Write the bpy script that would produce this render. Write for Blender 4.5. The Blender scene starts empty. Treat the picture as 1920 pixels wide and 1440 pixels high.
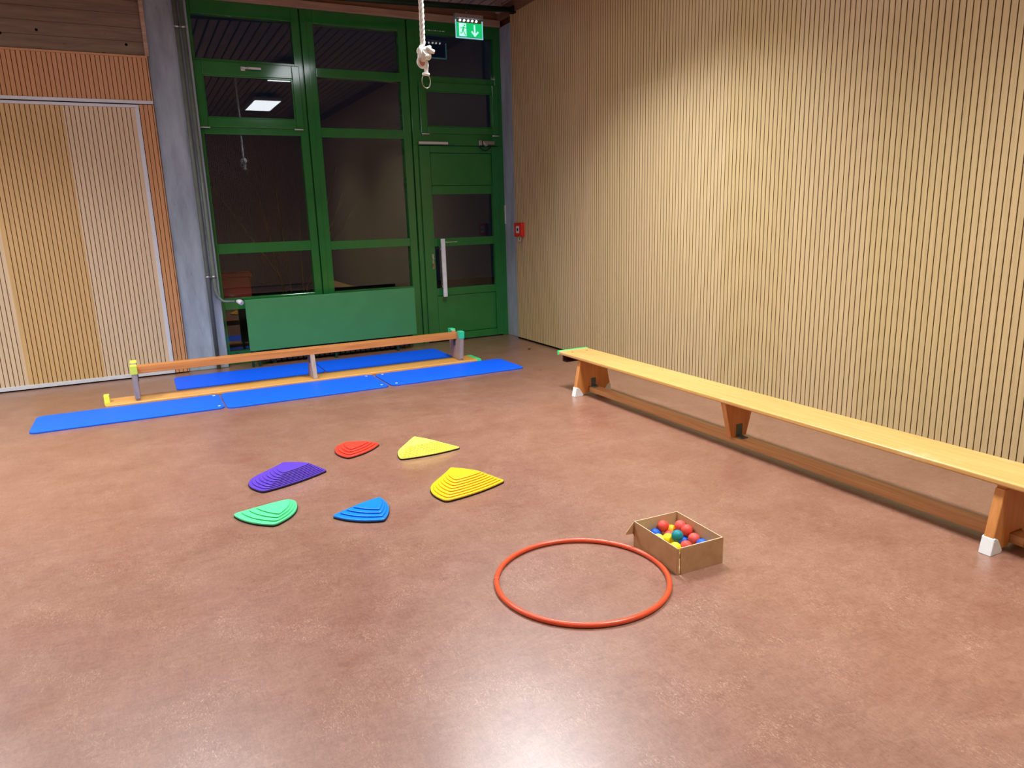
import bpy, bmesh, math, random
from mathutils import Vector, Matrix
random.seed(7)
SC = bpy.context.scene
C = SC.collection
PI = math.pi

# ------------------------------------------------------------------ colours and materials
def lin(c):
    c = c / 255.0
    return c / 12.92 if c <= 0.04045 else ((c + 0.055) / 1.055) ** 2.4
def rgb(r, g, b):
    return (lin(r), lin(g), lin(b), 1.0)

def new_mat(name):
    m = bpy.data.materials.new(name)
    m.use_nodes = True
    nt = m.node_tree
    return m, nt, nt.nodes['Principled BSDF']
def nd(nt, kind, **kw):
    n = nt.nodes.new(kind)
    for k, v in kw.items():
        setattr(n, k, v)
    return n
def sock(n, name, v):
    n.inputs[name].default_value = v

def ramp(nt, stops, fac):
    r = nd(nt, 'ShaderNodeValToRGB')
    el = r.color_ramp.elements
    while len(el) < len(stops):
        el.new(0.5)
    for e, (p, c) in zip(el, stops):
        e.position = p
        e.color = c
    nt.links.new(fac, r.inputs['Fac'])
    return r.outputs['Color']
def mix(nt, fac, a, b, mode='MIX'):
    n = nd(nt, 'ShaderNodeMix', data_type='RGBA', blend_type=mode)
    for key, v in ((0, fac), (6, a), (7, b)):
        if hasattr(v, 'is_linked'):
            nt.links.new(v, n.inputs[key])
        else:
            n.inputs[key].default_value = v
    return n.outputs[2]
def coords(nt, scale=(1, 1, 1), rot=(0, 0, 0), loc=(0, 0, 0)):
    g = nd(nt, 'ShaderNodeNewGeometry')
    mp = nd(nt, 'ShaderNodeMapping')
    mp.inputs['Scale'].default_value = scale
    mp.inputs['Rotation'].default_value = rot
    mp.inputs['Location'].default_value = loc
    nt.links.new(g.outputs['Position'], mp.inputs['Vector'])
    return mp.outputs['Vector']
def noise(nt, vec, scale, detail=3, rough=0.55, dist=0.0):
    n = nd(nt, 'ShaderNodeTexNoise')
    sock(n, 'Scale', scale); sock(n, 'Detail', detail); sock(n, 'Roughness', rough); sock(n, 'Distortion', dist)
    nt.links.new(vec, n.inputs['Vector'])
    return n.outputs['Fac']
def bump(nt, bs, h, strength=0.2, distance=0.002):
    b = nd(nt, 'ShaderNodeBump')
    sock(b, 'Strength', strength); sock(b, 'Distance', distance)
    nt.links.new(h, b.inputs['Height'])
    nt.links.new(b.outputs['Normal'], bs.inputs['Normal'])

def plain(name, col, rough=0.5, spec=0.5, metal=0.0, var=0.06, scale=18.0, bmp=0.0, coat=0.0):
    """painted / plastic surface with a slight mottling"""
    m, nt, bs = new_mat(name)
    v = coords(nt)
    f = noise(nt, v, scale, 3)
    lo = tuple(max(0, x * (1 - var)) for x in col[:3]) + (1,)
    hi = tuple(min(1, x * (1 + var)) for x in col[:3]) + (1,)
    nt.links.new(ramp(nt, [(0.3, lo), (0.7, hi)], f), bs.inputs['Base Color'])
    sock(bs, 'Roughness', rough); sock(bs, 'Specular IOR Level', spec); sock(bs, 'Metallic', metal)
    if coat: sock(bs, 'Coat Weight', coat)
    if bmp: bump(nt, bs, noise(nt, v, scale * 9, 2), bmp, 0.001)
    return m

def wood(name, dark, light, axis='x', rough=0.4, scale=1.0, spec=0.4, coat=0.0, worn=None):
    """lengthwise grain along one world axis"""
    m, nt, bs = new_mat(name)
    s = {'x': (0.7, 14, 14), 'y': (14, 0.7, 14), 'z': (14, 14, 0.7)}[axis]
    v = coords(nt, tuple(a * scale for a in s))
    f = noise(nt, v, 3.0, 5, 0.6, 0.6)
    c = ramp(nt, [(0.25, dark), (0.75, light)], f)
    if worn:
        w = noise(nt, coords(nt, (2.2, 2.2, 2.2)), 1.7, 4, 0.6)
        c = mix(nt, ramp(nt, [(0.60, (0, 0, 0, 1)), (0.78, (0.6, 0.6, 0.6, 1))], w), c, worn)
    nt.links.new(c, bs.inputs['Base Color'])
    sock(bs, 'Roughness', rough); sock(bs, 'Specular IOR Level', spec)
    if coat: sock(bs, 'Coat Weight', coat)
    bump(nt, bs, f, 0.08, 0.001)
    return m

def slat_wood(name, axis, tones, board=0.625, shift=0.0, seam=None, jitter=0.0):
    """veneered slatted boards: tone per board, vertical grain, boards run along world axis 0 (x) or 1 (y)"""
    m, nt, bs = new_mat(name)
    g = nd(nt, 'ShaderNodeNewGeometry')
    sep = nd(nt, 'ShaderNodeSeparateXYZ')
    nt.links.new(g.outputs['Position'], sep.inputs[0])
    a = nd(nt, 'ShaderNodeMath', operation='ADD'); a.inputs[1].default_value = shift
    nt.links.new(sep.outputs[axis], a.inputs[0])
    dv = nd(nt, 'ShaderNodeMath', operation='DIVIDE'); dv.inputs[1].default_value = board
    nt.links.new(a.outputs[0], dv.inputs[0])
    fl = nd(nt, 'ShaderNodeMath', operation='FLOOR')
    nt.links.new(dv.outputs[0], fl.inputs[0])
    idx = fl.outputs[0]
    if seam is not None:
        gt = nd(nt, 'ShaderNodeMath', operation='GREATER_THAN'); gt.inputs[1].default_value = seam
        nt.links.new(sep.outputs[2], gt.inputs[0])
        mu = nd(nt, 'ShaderNodeMath', operation='MULTIPLY_ADD'); mu.inputs[1].default_value = 37.31
        nt.links.new(gt.outputs[0], mu.inputs[0]); nt.links.new(idx, mu.inputs[2])
        idx = mu.outputs[0]
    wn = nd(nt, 'ShaderNodeTexWhiteNoise', noise_dimensions='1D')
    nt.links.new(idx, wn.inputs['W'])
    tones = list(tones) * (2 if len(tones) == 1 else 1)
    col = ramp(nt, [(i / (len(tones) - 1), t) for i, t in enumerate(tones)], wn.outputs['Value'])
    gr = noise(nt, coords(nt, (30, 30, 0.9)), 2.0, 5, 0.6, 0.4)
    col = mix(nt, 1.0, col, ramp(nt, [(0.2, (0.80, 0.78, 0.76, 1)), (0.8, (1.08, 1.06, 1.04, 1))], gr), 'MULTIPLY')
    nt.links.new(col, bs.inputs['Base Color'])
    sock(bs, 'Roughness', 0.42); sock(bs, 'Specular IOR Level', 0.35)
    return m

M = {}
# floor: marbled red-brown linoleum
def floor_mat():
    m, nt, bs = new_mat('linoleum')
    v = coords(nt, (1, 1, 1))
    vs = coords(nt, (1.0, 2.6, 1), (0, 0, 0.45))
    vt = coords(nt, (2.4, 1.0, 1), (0, 0, -0.3))
    big = noise(nt, v, 2.6, 5, 0.62, 0.9)
    mid = noise(nt, vs, 10.0, 6, 0.70, 1.6)
    mid2 = noise(nt, vt, 22.0, 5, 0.68, 2.0)
    col = ramp(nt, [(0.34, rgb(110, 69, 52)), (0.5, rgb(132, 88, 69)), (0.66, rgb(148, 106, 87))], mid)
    col = mix(nt, 0.42, col, ramp(nt, [(0.36, rgb(118, 70, 52)), (0.64, rgb(148, 106, 87))], big))
    col = mix(nt, 0.34, col, ramp(nt, [(0.36, rgb(109, 67, 51)), (0.64, rgb(155, 113, 92))], mid2))
    patch = ramp(nt, [(0.46, (0, 0, 0, 1)), (0.62, (1, 1, 1, 1))], noise(nt, coords(nt, (1, 1, 1), (0, 0, 0), (4.2, 1.7, 0)), 4.5, 3, 0.6, 0.5))
    fl1 = noise(nt, vt, 40.0, 4, 0.66, 2.6)
    f1 = mix(nt, 1.0, ramp(nt, [(0.53, (0, 0, 0, 1)), (0.68, (0.9, 0.9, 0.9, 1))], fl1), patch, 'MULTIPLY')
    col = mix(nt, f1, col, rgb(179, 140, 116))
    fl2 = noise(nt, vs, 44.0, 4, 0.68, 2.2)
    col = mix(nt, ramp(nt, [(0.56, (0, 0, 0, 1)), (0.70, (0.6, 0.6, 0.6, 1))], fl2), col, rgb(93, 55, 43))
    nt.links.new(col, bs.inputs['Base Color'])
    rr = ramp(nt, [(0.3, (0.31, 0.31, 0.31, 1)), (0.7, (0.39, 0.39, 0.39, 1))], noise(nt, v, 3.0, 4))
    nt.links.new(rr, bs.inputs['Roughness'])
    sock(bs, 'Specular IOR Level', 0.8); sock(bs, 'Coat Weight', 0.5); sock(bs, 'Coat Roughness', 0.32)
    bump(nt, bs, noise(nt, v, 90.0, 3), 0.05, 0.001)
    return m
M['floor'] = floor_mat()
PALE = rgb(212, 188, 156); PALE2 = rgb(210, 178, 136); GOLD = rgb(204, 168, 116); GOLD2 = rgb(210, 166, 108); PINK = rgb(214, 174, 140)
M['slat_right'] = slat_wood('slatted_oak_right', 1, [rgb(206, 181, 132), rgb(209, 184, 138), rgb(205, 179, 130), rgb(210, 184, 141), rgb(207, 181, 134), rgb(204, 178, 131)], 0.625, 0.1, 2.5)
M['slat_door'] = slat_wood('slatted_oak_partition', 0, [PALE], 0.625)
M['slat_gold'] = slat_wood('slatted_oak_golden', 0, [GOLD], 0.625)
M['slat_jamb'] = slat_wood('slatted_oak_jamb', 0, [rgb(200, 146, 100)], 0.625)
M['slat_rear'] = slat_wood('slatted_oak_rear', 0, [GOLD2, PALE2, GOLD, PINK], 0.625)
M['slat_left'] = slat_wood('slatted_oak_left', 1, [GOLD2, PALE2, GOLD, PINK], 0.625)
M['groove'] = plain('groove_backing', rgb(112, 72, 42), 0.9, 0.1)
M['concrete'] = None
def concrete_mat():
    m, nt, bs = new_mat('concrete')
    v = coords(nt)
    a = noise(nt, coords(nt, (3, 3, 0.7)), 2.2, 6, 0.65)
    c = ramp(nt, [(0.3, rgb(128, 138, 148)), (0.7, rgb(166, 178, 190))], a)
    s = noise(nt, coords(nt, (9, 9, 1.6), (0, 0, 0), (3, 1, 7)), 2.2, 6, 0.75, 0.8)
    c = mix(nt, ramp(nt, [(0.60, (0, 0, 0, 1)), (0.72, (0.7, 0.7, 0.7, 1))], s), c, rgb(98, 106, 114))
    nt.links.new(c, bs.inputs['Base Color'])
    sock(bs, 'Roughness', 0.8); sock(bs, 'Specular IOR Level', 0.25)
    bump(nt, bs, noise(nt, v, 60, 4), 0.25, 0.002)
    return m
M['concrete'] = concrete_mat()
def board_concrete():
    """board-marked beam: horizontal board joints with knots"""
    m, nt, bs = new_mat('board_marked_beam')
    a = noise(nt, coords(nt, (0.8, 9, 9)), 3.0, 5, 0.65, 0.4)
    c = ramp(nt, [(0.25, rgb(110, 92, 80)), (0.75, rgb(142, 122, 106))], a)
    g = nd(nt, 'ShaderNodeNewGeometry'); sep = nd(nt, 'ShaderNodeSeparateXYZ')
    nt.links.new(g.outputs['Position'], sep.inputs[0])
    md = nd(nt, 'ShaderNodeMath', operation='PINGPONG'); md.inputs[1].default_value = 0.0575
    nt.links.new(sep.outputs[2], md.inputs[0])
    ln = nd(nt, 'ShaderNodeMath', operation='LESS_THAN'); ln.inputs[1].default_value = 0.0022
    nt.links.new(md.outputs[0], ln.inputs[0])
    c = mix(nt, ln.outputs[0], c, rgb(86, 66, 54))
    vo = nd(nt, 'ShaderNodeTexVoronoi'); sock(vo, 'Scale', 3.4)
    nt.links.new(coords(nt, (1, 0.2, 2.0)), vo.inputs['Vector'])
    c = mix(nt, ramp(nt, [(0.035, (0.9, 0.9, 0.9, 1)), (0.07, (0, 0, 0, 1))], vo.outputs['Distance']), c, rgb(74, 50, 38))
    nt.links.new(c, bs.inputs['Base Color'])
    sock(bs, 'Roughness', 0.75); sock(bs, 'Specular IOR Level', 0.2)
    return m
M['beam'] = board_concrete()
M['lintel'] = wood('lintel_wood', rgb(150, 122, 104), rgb(190, 162, 142), 'x', 0.6)
M['lintel_dark'] = wood('lintel_upper_wood', rgb(104, 74, 54), rgb(140, 104, 80), 'x', 0.6)
M['ceiling'] = wood('ceiling_boards', rgb(160, 142, 128), rgb(186, 168, 152), 'y', 0.6)
M['dark_gap'] = plain('dark_gap', rgb(14, 12, 11), 0.9, 0.1)
M['green'] = plain('green_gloss_paint', rgb(40, 114, 54), 0.10, 0.5, 0, 0.05, 6, 0.02)
M['green_panel'] = plain('green_panel_paint', rgb(64, 134, 80), 0.42, 0.4, 0, 0.05, 5)
M['pipe_green'] = plain('dark_green_pipe', rgb(16, 46, 32), 0.35)
M['rad_shade'] = plain('radiator_shade_black', rgb(18, 22, 20), 0.7)  # near-black colour carries the shade of the void below the board
M['grey_pipe'] = plain('grey_pipe_paint', rgb(104, 116, 108), 0.4, 0.5, 0, 0.1, 12)
M['white_alu'] = plain('white_anodised_profile', rgb(200, 202, 208), 0.35, 0.5, 0.0, 0.04)
M['white_plastic'] = plain('white_plastic', rgb(232, 234, 238), 0.4)
M['steel'] = plain('brushed_steel', rgb(176, 178, 180), 0.3, 0.5, 0.9, 0.05)
M['pale_metal'] = plain('pale_satin_metal', rgb(206, 208, 206), 0.4, 0.5, 0.2, 0.04)
M['ring_metal'] = plain('dull_ring_metal', rgb(150, 152, 128), 0.35, 0.5, 0.6)
M['sign_case'] = plain('grey_sign_case', rgb(150, 138, 140), 0.5)
M['brass'] = plain('brass', rgb(176, 150, 90), 0.35, 0.5, 0.8)
M['black'] = plain('black_rubber', rgb(20, 18, 20), 0.7, 0.3)
M['blue_mat'] = plain('blue_foam', rgb(0, 92, 240), 0.55, 0.35, 0, 0.03, 30, 0.06)
M['seat'] = wood('bench_seat_pine', rgb(200, 146, 78), rgb(220, 172, 102), 'y', 0.33, 1.0, 0.45, 0.15, rgb(224, 196, 152))
M['seat_x'] = wood('upturned_seat_pine', rgb(206, 140, 64), rgb(232, 172, 92), 'x', 0.36, 1.0, 0.45, 0.1)
M['leg'] = wood('bench_leg_beech', rgb(186, 116, 56), rgb(212, 144, 82), 'z', 0.4)
M['leg_grey'] = wood('bench_leg_greyed', rgb(156, 132, 112), rgb(188, 164, 142), 'z', 0.45)
M['rail'] = wood('bench_rail_pine', rgb(176, 116, 68), rgb(208, 152, 98), 'y', 0.4)
M['rail_x'] = wood('upturned_rail_pine', rgb(184, 108, 50), rgb(216, 142, 76), 'x', 0.4)
M['bracket'] = plain('dark_green_bracket', rgb(70, 84, 82), 0.4)
M['foot_white'] = plain('white_rubber_foot', rgb(226, 224, 220), 0.5, 0.4, 0, 0.05)
M['tape_green'] = plain('mint_green_tape', rgb(66, 222, 128), 0.45)
M['tape_yellow'] = plain('neon_yellow_tape', rgb(226, 238, 76), 0.5)
M['teal_tape'] = plain('teal_green_tape', rgb(56, 214, 150), 0.45)
M['red_mark'] = plain('red_marking', rgb(200, 60, 40), 0.5)
M['hook'] = plain('dark_hook', rgb(60, 24, 22), 0.5)
M['hoop'] = plain('orange_red_plastic', rgb(214, 76, 40), 0.32, 0.5, 0, 0.05)
def card_mat():
    m, nt, bs = new_mat('cardboard')
    f = noise(nt, coords(nt, (5, 5, 5)), 3.0, 4)
    c = ramp(nt, [(0.3, rgb(164, 122, 82)), (0.7, rgb(182, 140, 100))], f)
    nt.links.new(c, bs.inputs['Base Color'])
    sock(bs, 'Roughness', 0.75); sock(bs, 'Specular IOR Level', 0.2)
    return m
M['card'] = card_mat()
M['card_in'] = plain('cardboard_inside', rgb(190, 158, 118), 0.8, 0.2)
M['card_edge'] = plain('cardboard_edge', rgb(208, 184, 150), 0.8, 0.2)
M['rope'] = plain('white_cotton_rope', rgb(224, 221, 214), 0.85, 0.2, 0, 0.14, 60, 0.3)
M['rope_red'] = plain('reddish_rope_core', rgb(196, 128, 108), 0.85, 0.2)
M['red_box'] = plain('fire_red', rgb(206, 44, 28), 0.4)
def glass_mat():
    m, nt, bs = new_mat('window_glass')
    nt.nodes.remove(bs)
    out = nt.nodes['Material Output']
    lw = nd(nt, 'ShaderNodeLayerWeight'); sock(lw, 'Blend', 0.5)
    p = nd(nt, 'ShaderNodeMath', operation='POWER'); p.inputs[1].default_value = 5.0
    nt.links.new(lw.outputs['Facing'], p.inputs[0])
    k = nd(nt, 'ShaderNodeMath', operation='MULTIPLY_ADD'); k.inputs[1].default_value = 0.94; k.inputs[2].default_value = 0.052
    nt.links.new(p.outputs[0], k.inputs[0])
    tr = nd(nt, 'ShaderNodeBsdfTransparent'); tr.inputs['Color'].default_value = (0.95, 0.97, 0.96, 1)
    gl = nd(nt, 'ShaderNodeBsdfGlossy'); gl.inputs['Roughness'].default_value = 0.0
    mx = nd(nt, 'ShaderNodeMixShader')
    nt.links.new(k.outputs[0], mx.inputs[0]); nt.links.new(tr.outputs[0], mx.inputs[1]); nt.links.new(gl.outputs[0], mx.inputs[2])
    nt.links.new(mx.outputs[0], out.inputs['Surface'])
    return m
M['glass'] = glass_mat()
def clear_acrylic():
    m = M['glass'].copy(); m.name = 'clear_acrylic'
    return m
def emit(name, col, strength):
    m, nt, bs = new_mat(name)
    sock(bs, 'Base Color', (0.02, 0.02, 0.02, 1)); sock(bs, 'Emission Color', col); sock(bs, 'Emission Strength', strength)
    return m
M['lamp'] = emit('lamp_diffuser_glow', (0.90, 0.95, 1.0, 1), 11.0)
M['sign_green'] = emit('sign_green_backlit', rgb(0, 200, 110), 0.9)
M['sign_white'] = emit('sign_white_backlit', rgb(190, 255, 235), 1.1)
M['led'] = emit('sign_led_dots', rgb(235, 240, 255), 5.0)
M['sign_edge'] = emit('sign_lit_edge', rgb(150, 225, 235), 0.7)
M['paper_white'] = plain('white_sticker', rgb(200, 205, 205), 0.6)
M['soil'] = plain('night_ground', rgb(52, 46, 42), 0.9, 0.1, 0, 0.3, 6)
M['bark'] = plain('pale_bark', rgb(96, 76, 58), 0.8, 0.2, 0, 0.2, 20)
M['crate_red'] = plain('dark_red_plastic', rgb(150, 36, 34), 0.5)

# ------------------------------------------------------------------ mesh helpers
def bm_new(): return bmesh.new()
def box(bm, x0, x1, y0, y1, z0, z1, mi=0, mtx=None):
    vs = [bm.verts.new(v) for v in ((x0, y0, z0), (x1, y0, z0), (x1, y1, z0), (x0, y1, z0), (x0, y0, z1), (x1, y0, z1), (x1, y1, z1), (x0, y1, z1))]
    if mtx is not None:
        for v in vs: v.co = mtx @ v.co
    fs = []
    for f in ((0, 3, 2, 1), (4, 5, 6, 7), (0, 1, 5, 4), (1, 2, 6, 5), (2, 3, 7, 6), (3, 0, 4, 7)):
        fc = bm.faces.new([vs[i] for i in f]); fc.material_index = mi; fs.append(fc)
    return vs
def prism(bm, pts, axis, a, b, mi=0):
    """extrude a 2-D polygon along a world axis (0,1,2) between a and b"""
    def mk(p, t):
        q = [0, 0, 0]; o = [i for i in range(3) if i != axis]
        q[axis] = t; q[o[0]] = p[0]; q[o[1]] = p[1]
        return bm.verts.new(q)
    A = [mk(p, a) for p in pts]; B = [mk(p, b) for p in pts]
    n = len(pts)
    fs = [bm.faces.new(A), bm.faces.new(B[::-1])]
    for i in range(n):
        fs.append(bm.faces.new((A[i], B[i], B[(i + 1) % n], A[(i + 1) % n])))
    for f in fs: f.material_index = mi
    return A + B
def tube(bm, pts, r, seg=12, mi=0, closed=False, caps=True):
    pts = [Vector(p) for p in pts]
    n = len(pts); rings = []
    rs = r if isinstance(r, (list, tuple)) else [r] * n
    up = Vector((0.13, 0.27, 0.95)).normalized()
    prev = None
    for i, p in enumerate(pts):
        if closed: t = (pts[(i + 1) % n] - pts[i - 1]).normalized()
        else: t = (pts[min(i + 1, n - 1)] - pts[max(i - 1, 0)]).normalized()
        if prev is None:
            u = t.cross(up)
            if u.length < 1e-3: u = t.cross(Vector((1, 0, 0)))
            u.normalize()
        else:
            u = (prev - t * prev.dot(t)).normalized()
        prev = u
        w = t.cross(u)
        rings.append([bm.verts.new(p + (u * math.cos(2 * PI * k / seg) + w * math.sin(2 * PI * k / seg)) * rs[i]) for k in range(seg)])
    m = n if closed else n - 1
    for i in range(m):
        a, b = rings[i], rings[(i + 1) % n]
        off = 0
        if closed and i == n - 1:
            off = min(range(seg), key=lambda o: (a[0].co - b[o].co).length)
        for k in range(seg):
            f = bm.faces.new((a[k], a[(k + 1) % seg], b[(k + 1 + off) % seg], b[(k + off) % seg])); f.material_index = mi; f.smooth = True
    if caps and not closed:
        bm.faces.new(rings[0][::-1]).material_index = mi; bm.faces.new(rings[-1]).material_index = mi

CUR = {'o': Vector((0, 0, 0))}
def obj(name, bm, mats, parent=None, bevel=0.0, seg=2, smooth=False):
    bmesh.ops.recalc_face_normals(bm, faces=bm.faces)
    org = CUR['o'] if parent is not None or CUR.get('self') else Vector((0, 0, 0))
    for v in bm.verts: v.co -= org
    me = bpy.data.meshes.new(name)
    bm.to_mesh(me); bm.free()
    for m in (mats if isinstance(mats, (list, tuple)) else [mats]): me.materials.append(M[m])
    if smooth:
        for p in me.polygons: p.use_smooth = True
    o = bpy.data.objects.new(name, me)
    C.objects.link(o)
    if parent is not None: o.parent = parent
    if bevel:
        bv = o.modifiers.new('edge', 'BEVEL'); bv.width = bevel; bv.segments = seg; bv.limit_method = 'ANGLE'; bv.angle_limit = math.radians(35)
    return o
def tag(o, label, cat, group=None):
    o['label'] = label; o['category'] = cat
    if group: o['group'] = group
    return o
def thing(name, label, cat, loc, group=None):
    o = bpy.data.objects.new(name, None); o.empty_display_size = 0.1
    C.objects.link(o); o.location = loc
    CUR['o'] = Vector(loc)
    return tag(o, label, cat, group)
def single(name, bm, mats, loc, label, cat, group=None, **kw):
    """a thing that is one mesh, origin at its base"""
    CUR['o'] = Vector(loc); CUR['self'] = True
    o = obj(name, bm, mats, **kw)
    CUR['self'] = False
    o.location = loc
    return tag(o, label, cat, group)
def structure(name, bm, mats, label=None, **kw):
    CUR['o'] = Vector((0, 0, 0))
    o = obj(name, bm, mats, **kw)
    o['kind'] = 'structure'
    o['label'] = label or name.replace('_', ' ')
    o['category'] = 'structure'
    return o

# ------------------------------------------------------------------ room dimensions (metres)
XR = 4.0            # face of the slatted wall on the right
YP = 7.9            # face of the slatted far wall on the left
YW = 8.05           # face of the green window frames
XL, YB = -5.6, -1.7
ZC = 3.74
PITCH = 0.0375

# floor and ceiling
bm = bm_new(); box(bm, XL - 0.2, 4.3, YB - 0.2, 8.2, -0.12, 0.0)
structure('floor', bm, 'floor', 'marbled red-brown linoleum floor')
bm = bm_new()
box(bm, XL - 0.2, 4.3, YB - 0.2, 8.3, ZC + 0.02, ZC + 0.12, 1)
n = int((4.2 - XL) / 0.115)
for i in range(n):
    x = XL + i * 0.115
    box(bm, x + 0.012, x + 0.103, YB - 0.1, 8.2, ZC, ZC + 0.02, 0)
structure('ceiling', bm, ['ceiling', 'dark_gap'], 'boarded ceiling')

def slat_strip(bm, axis, a0, a1, face, into, z0, z1, pitch=PITCH, phase=0.0, gw=0.0058, gd=0.009, mi=0, mg=1, thick=0.03):
    """vertical grooved cladding along axis; face = plane coordinate, into = +1/-1 direction into the wall"""
    prof = [(a0, 0.0)]
    k = math.ceil((a0 - phase) / pitch)
    while True:
        c = phase + k * pitch
        if c + gw > a1 - 0.004: break
        if c - gw > a0 + 0.002:
            prof += [(c - gw / 2, 0.0), (c - gw / 2 + 0.0006, gd), (c + gw / 2 - 0.0006, gd), (c + gw / 2, 0.0)]
        k += 1
    prof.append((a1, 0.0))
    def P(a, d, z):
        return (a, face + into * d, z) if axis == 0 else (face + into * d, a, z)
    lo = [bm.verts.new(P(a, d, z0)) for a, d in prof]
    hi = [bm.verts.new(P(a, d, z1)) for a, d in prof]
    for i in range(len(prof) - 1):
        f = bm.faces.new((lo[i], lo[i + 1], hi[i + 1], hi[i]))
        deep = prof[i][1] > 0 or prof[i + 1][1] > 0
        f.material_index = mg if deep else mi
    # back and ends
    b = [bm.verts.new(P(a0, thick, z0)), bm.verts.new(P(a1, thick, z0)), bm.verts.new(P(a1, thick, z1)), bm.verts.new(P(a0, thick, z1))]
    bm.faces.new((b[0], b[3], b[2], b[1]))
    bm.faces.new((lo[0], hi[0], b[3], b[0])); bm.faces.new((lo[-1], b[1], b[2], hi[-1]))
    bm.faces.new(hi + [b[2], b[3]]); bm.faces.new(lo[::-1] + [b[0], b[1]])

# right wall
bm = bm_new()
slat_strip(bm, 1, YB, 7.715, XR, 1, 0.018, 3.62, phase=2.294)
box(bm, XR + 0.03, XR + 0.25, YB - 0.1, 7.70, 0.0, ZC + 0.02, 1); box(bm, XR + 0.08, XR + 0.25, 7.70, 8.3, 0.0, ZC + 0.02, 1)
structure('wall_right', bm, ['slat_right', 'groove'], 'slatted oak wall on the right')
bm = bm_new(); box(bm, XR - 0.004, XR + 0.02, YB, 7.715, 0.0, 0.018)
structure('baseboard_right', bm, 'dark_gap', 'dark plinth strip under the slatted wall')
bm = bm_new(); box(bm, XR - 0.02, XR + 0.03, YB, 8.0, 3.62, ZC)
structure('trim_1', bm, 'lintel_dark', 'dark wood edge strip along the ceiling')
# left and rear walls (behind the camera, seen mirrored in the glass)
bm = bm_new()
slat_strip(bm, 1, YB, 8.0, XL, -1, 0.018, ZC)
structure('wall_left', bm, ['slat_left', 'groove'], 'slatted oak wall on the left')
bm = bm_new()
slat_strip(bm, 0, XL, 4.0, YB, -1, 0.018, ZC)
structure('wall_rear', bm, ['slat_rear', 'groove'], 'slatted oak wall behind the viewer')

# far wall, left part: slatted fields, sliding partition, board-marked beam
bm = bm_new()
slat_strip(bm, 0, XL, 0.314, YP, 1, 2.592, 2.968, phase=0.0, mi=0, thick=0.05)
slat_strip(bm, 0, 0.192, 0.314, YP, 1, 0.012, 2.56, phase=0.0, mi=0, thick=0.05)
box(bm, XL, 0.314, YP - 0.008, YP + 0.05, 2.968, 2.985, 0)
structure('wall_far', bm, ['slat_jamb', 'groove'], 'slatted fields of the far wall')
bm = bm_new(); box(bm, XL, 0.314, YP + 0.05, YP + 0.25, 0, ZC, 0); box(bm, XL, 0.31, YP + 0.012, YP + 0.05, 2.985, ZC, 0)
for x, z in ((0.155, 3.075), (-0.53, 3.145), (-0.80, 3.10), (-1.45, 3.12)):
    tube(bm, [(x, YP + 0.0095, z), (x, YP + 0.02, z)], 0.012, 12, 1)
structure('trim_2', bm, ['beam', 'dark_gap'], 'board-marked beam over the sliding partition')
bm = bm_new(); box(bm, 0.298, 0.333, YP - 0.02, YP + 0.06, 2.985, ZC)
structure('trim_3', bm, 'lintel', 'pale upright strip beside the beam', bevel=0.003)

# sliding partition (door_2)
bm = bm_new()
D2 = structure('door_2', bm, 'slat_door', 'slatted sliding partition in the far wall')
for i, (a, b, mt) in enumerate(((XL, -2.3, 'slat_door'), (-2.3, -1.678, 'slat_gold'), (-1.678, -1.053, 'slat_door'), (-1.053, -0.427, 'slat_gold'), (-0.427, 0.150, 'slat_door'))):
    bm = bm_new(); slat_strip(bm, 0, a, b, YP, 1, 0.045, 2.54, phase=0.0, thick=0.04)
    o = obj('board', bm, [mt, 'groove'], D2)
bm = bm_new()
box(bm, XL, 0.314, YP - 0.012, YP + 0.04, 2.566, 2.594)
obj('top_rail', bm, 'white_alu', D2, bevel=0.002)
bm = bm_new()
box(bm, XL, 0.188, YP - 0.010, YP + 0.04, 2.530, 2.556)
box(bm, 0.150, 0.186, YP - 0.010, YP + 0.04, 0.012, 2.53)
box(bm, XL, 0.150, YP - 0.010, YP + 0.04, 0.012, 0.047)
obj('edge_profile', bm, 'white_alu', D2, bevel=0.002)
bm = bm_new()
box(bm, XL, 0.30, YP + 0.005, YP + 0.03, 2.556, 2.566); box(bm, 0.186, 0.192, YP + 0.004, YP + 0.03, 0.0, 2.556); box(bm, XL, 0.314, YP + 0.004, YP + 0.03, 0.0, 0.012)
obj('shadow_gap', bm, 'dark_gap', D2)

# concrete pillars
bm = bm_new()
box(bm, 0.318, 0.70, 7.93, 8.26, 0.0, ZC)
structure('trim_4', bm, 'concrete', 'raw concrete pillar left of the windows', bevel=0.008)
bm = bm_new()
box(bm, XR + 0.032, XR + 0.079, 7.716, 8.26, 0.0, 3.56)
structure('trim_5', bm, 'concrete', 'narrow raw concrete pillar in the corner', bevel=0.006)

# lintel over the windows
bm = bm_new()
box(bm, 0.70, XR + 0.03, 8.02, 8.26, 3.56, 3.63)
structure('trim_6', bm, 'lintel', 'pale timber lintel over the windows', bevel=0.004)
bm = bm_new()
box(bm, 0.334, XR, 8.04, 8.26, 3.63, ZC)
structure('trim_7', bm, 'lintel_dark', 'dark timber above the lintel')
bm = bm_new(); box(bm, 3.86, 3.90, 7.72, 7.80, 3.635, ZC)
structure('trim_8', bm, 'lintel', 'short pale post under the ceiling in the corner', bevel=0.003)

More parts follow.
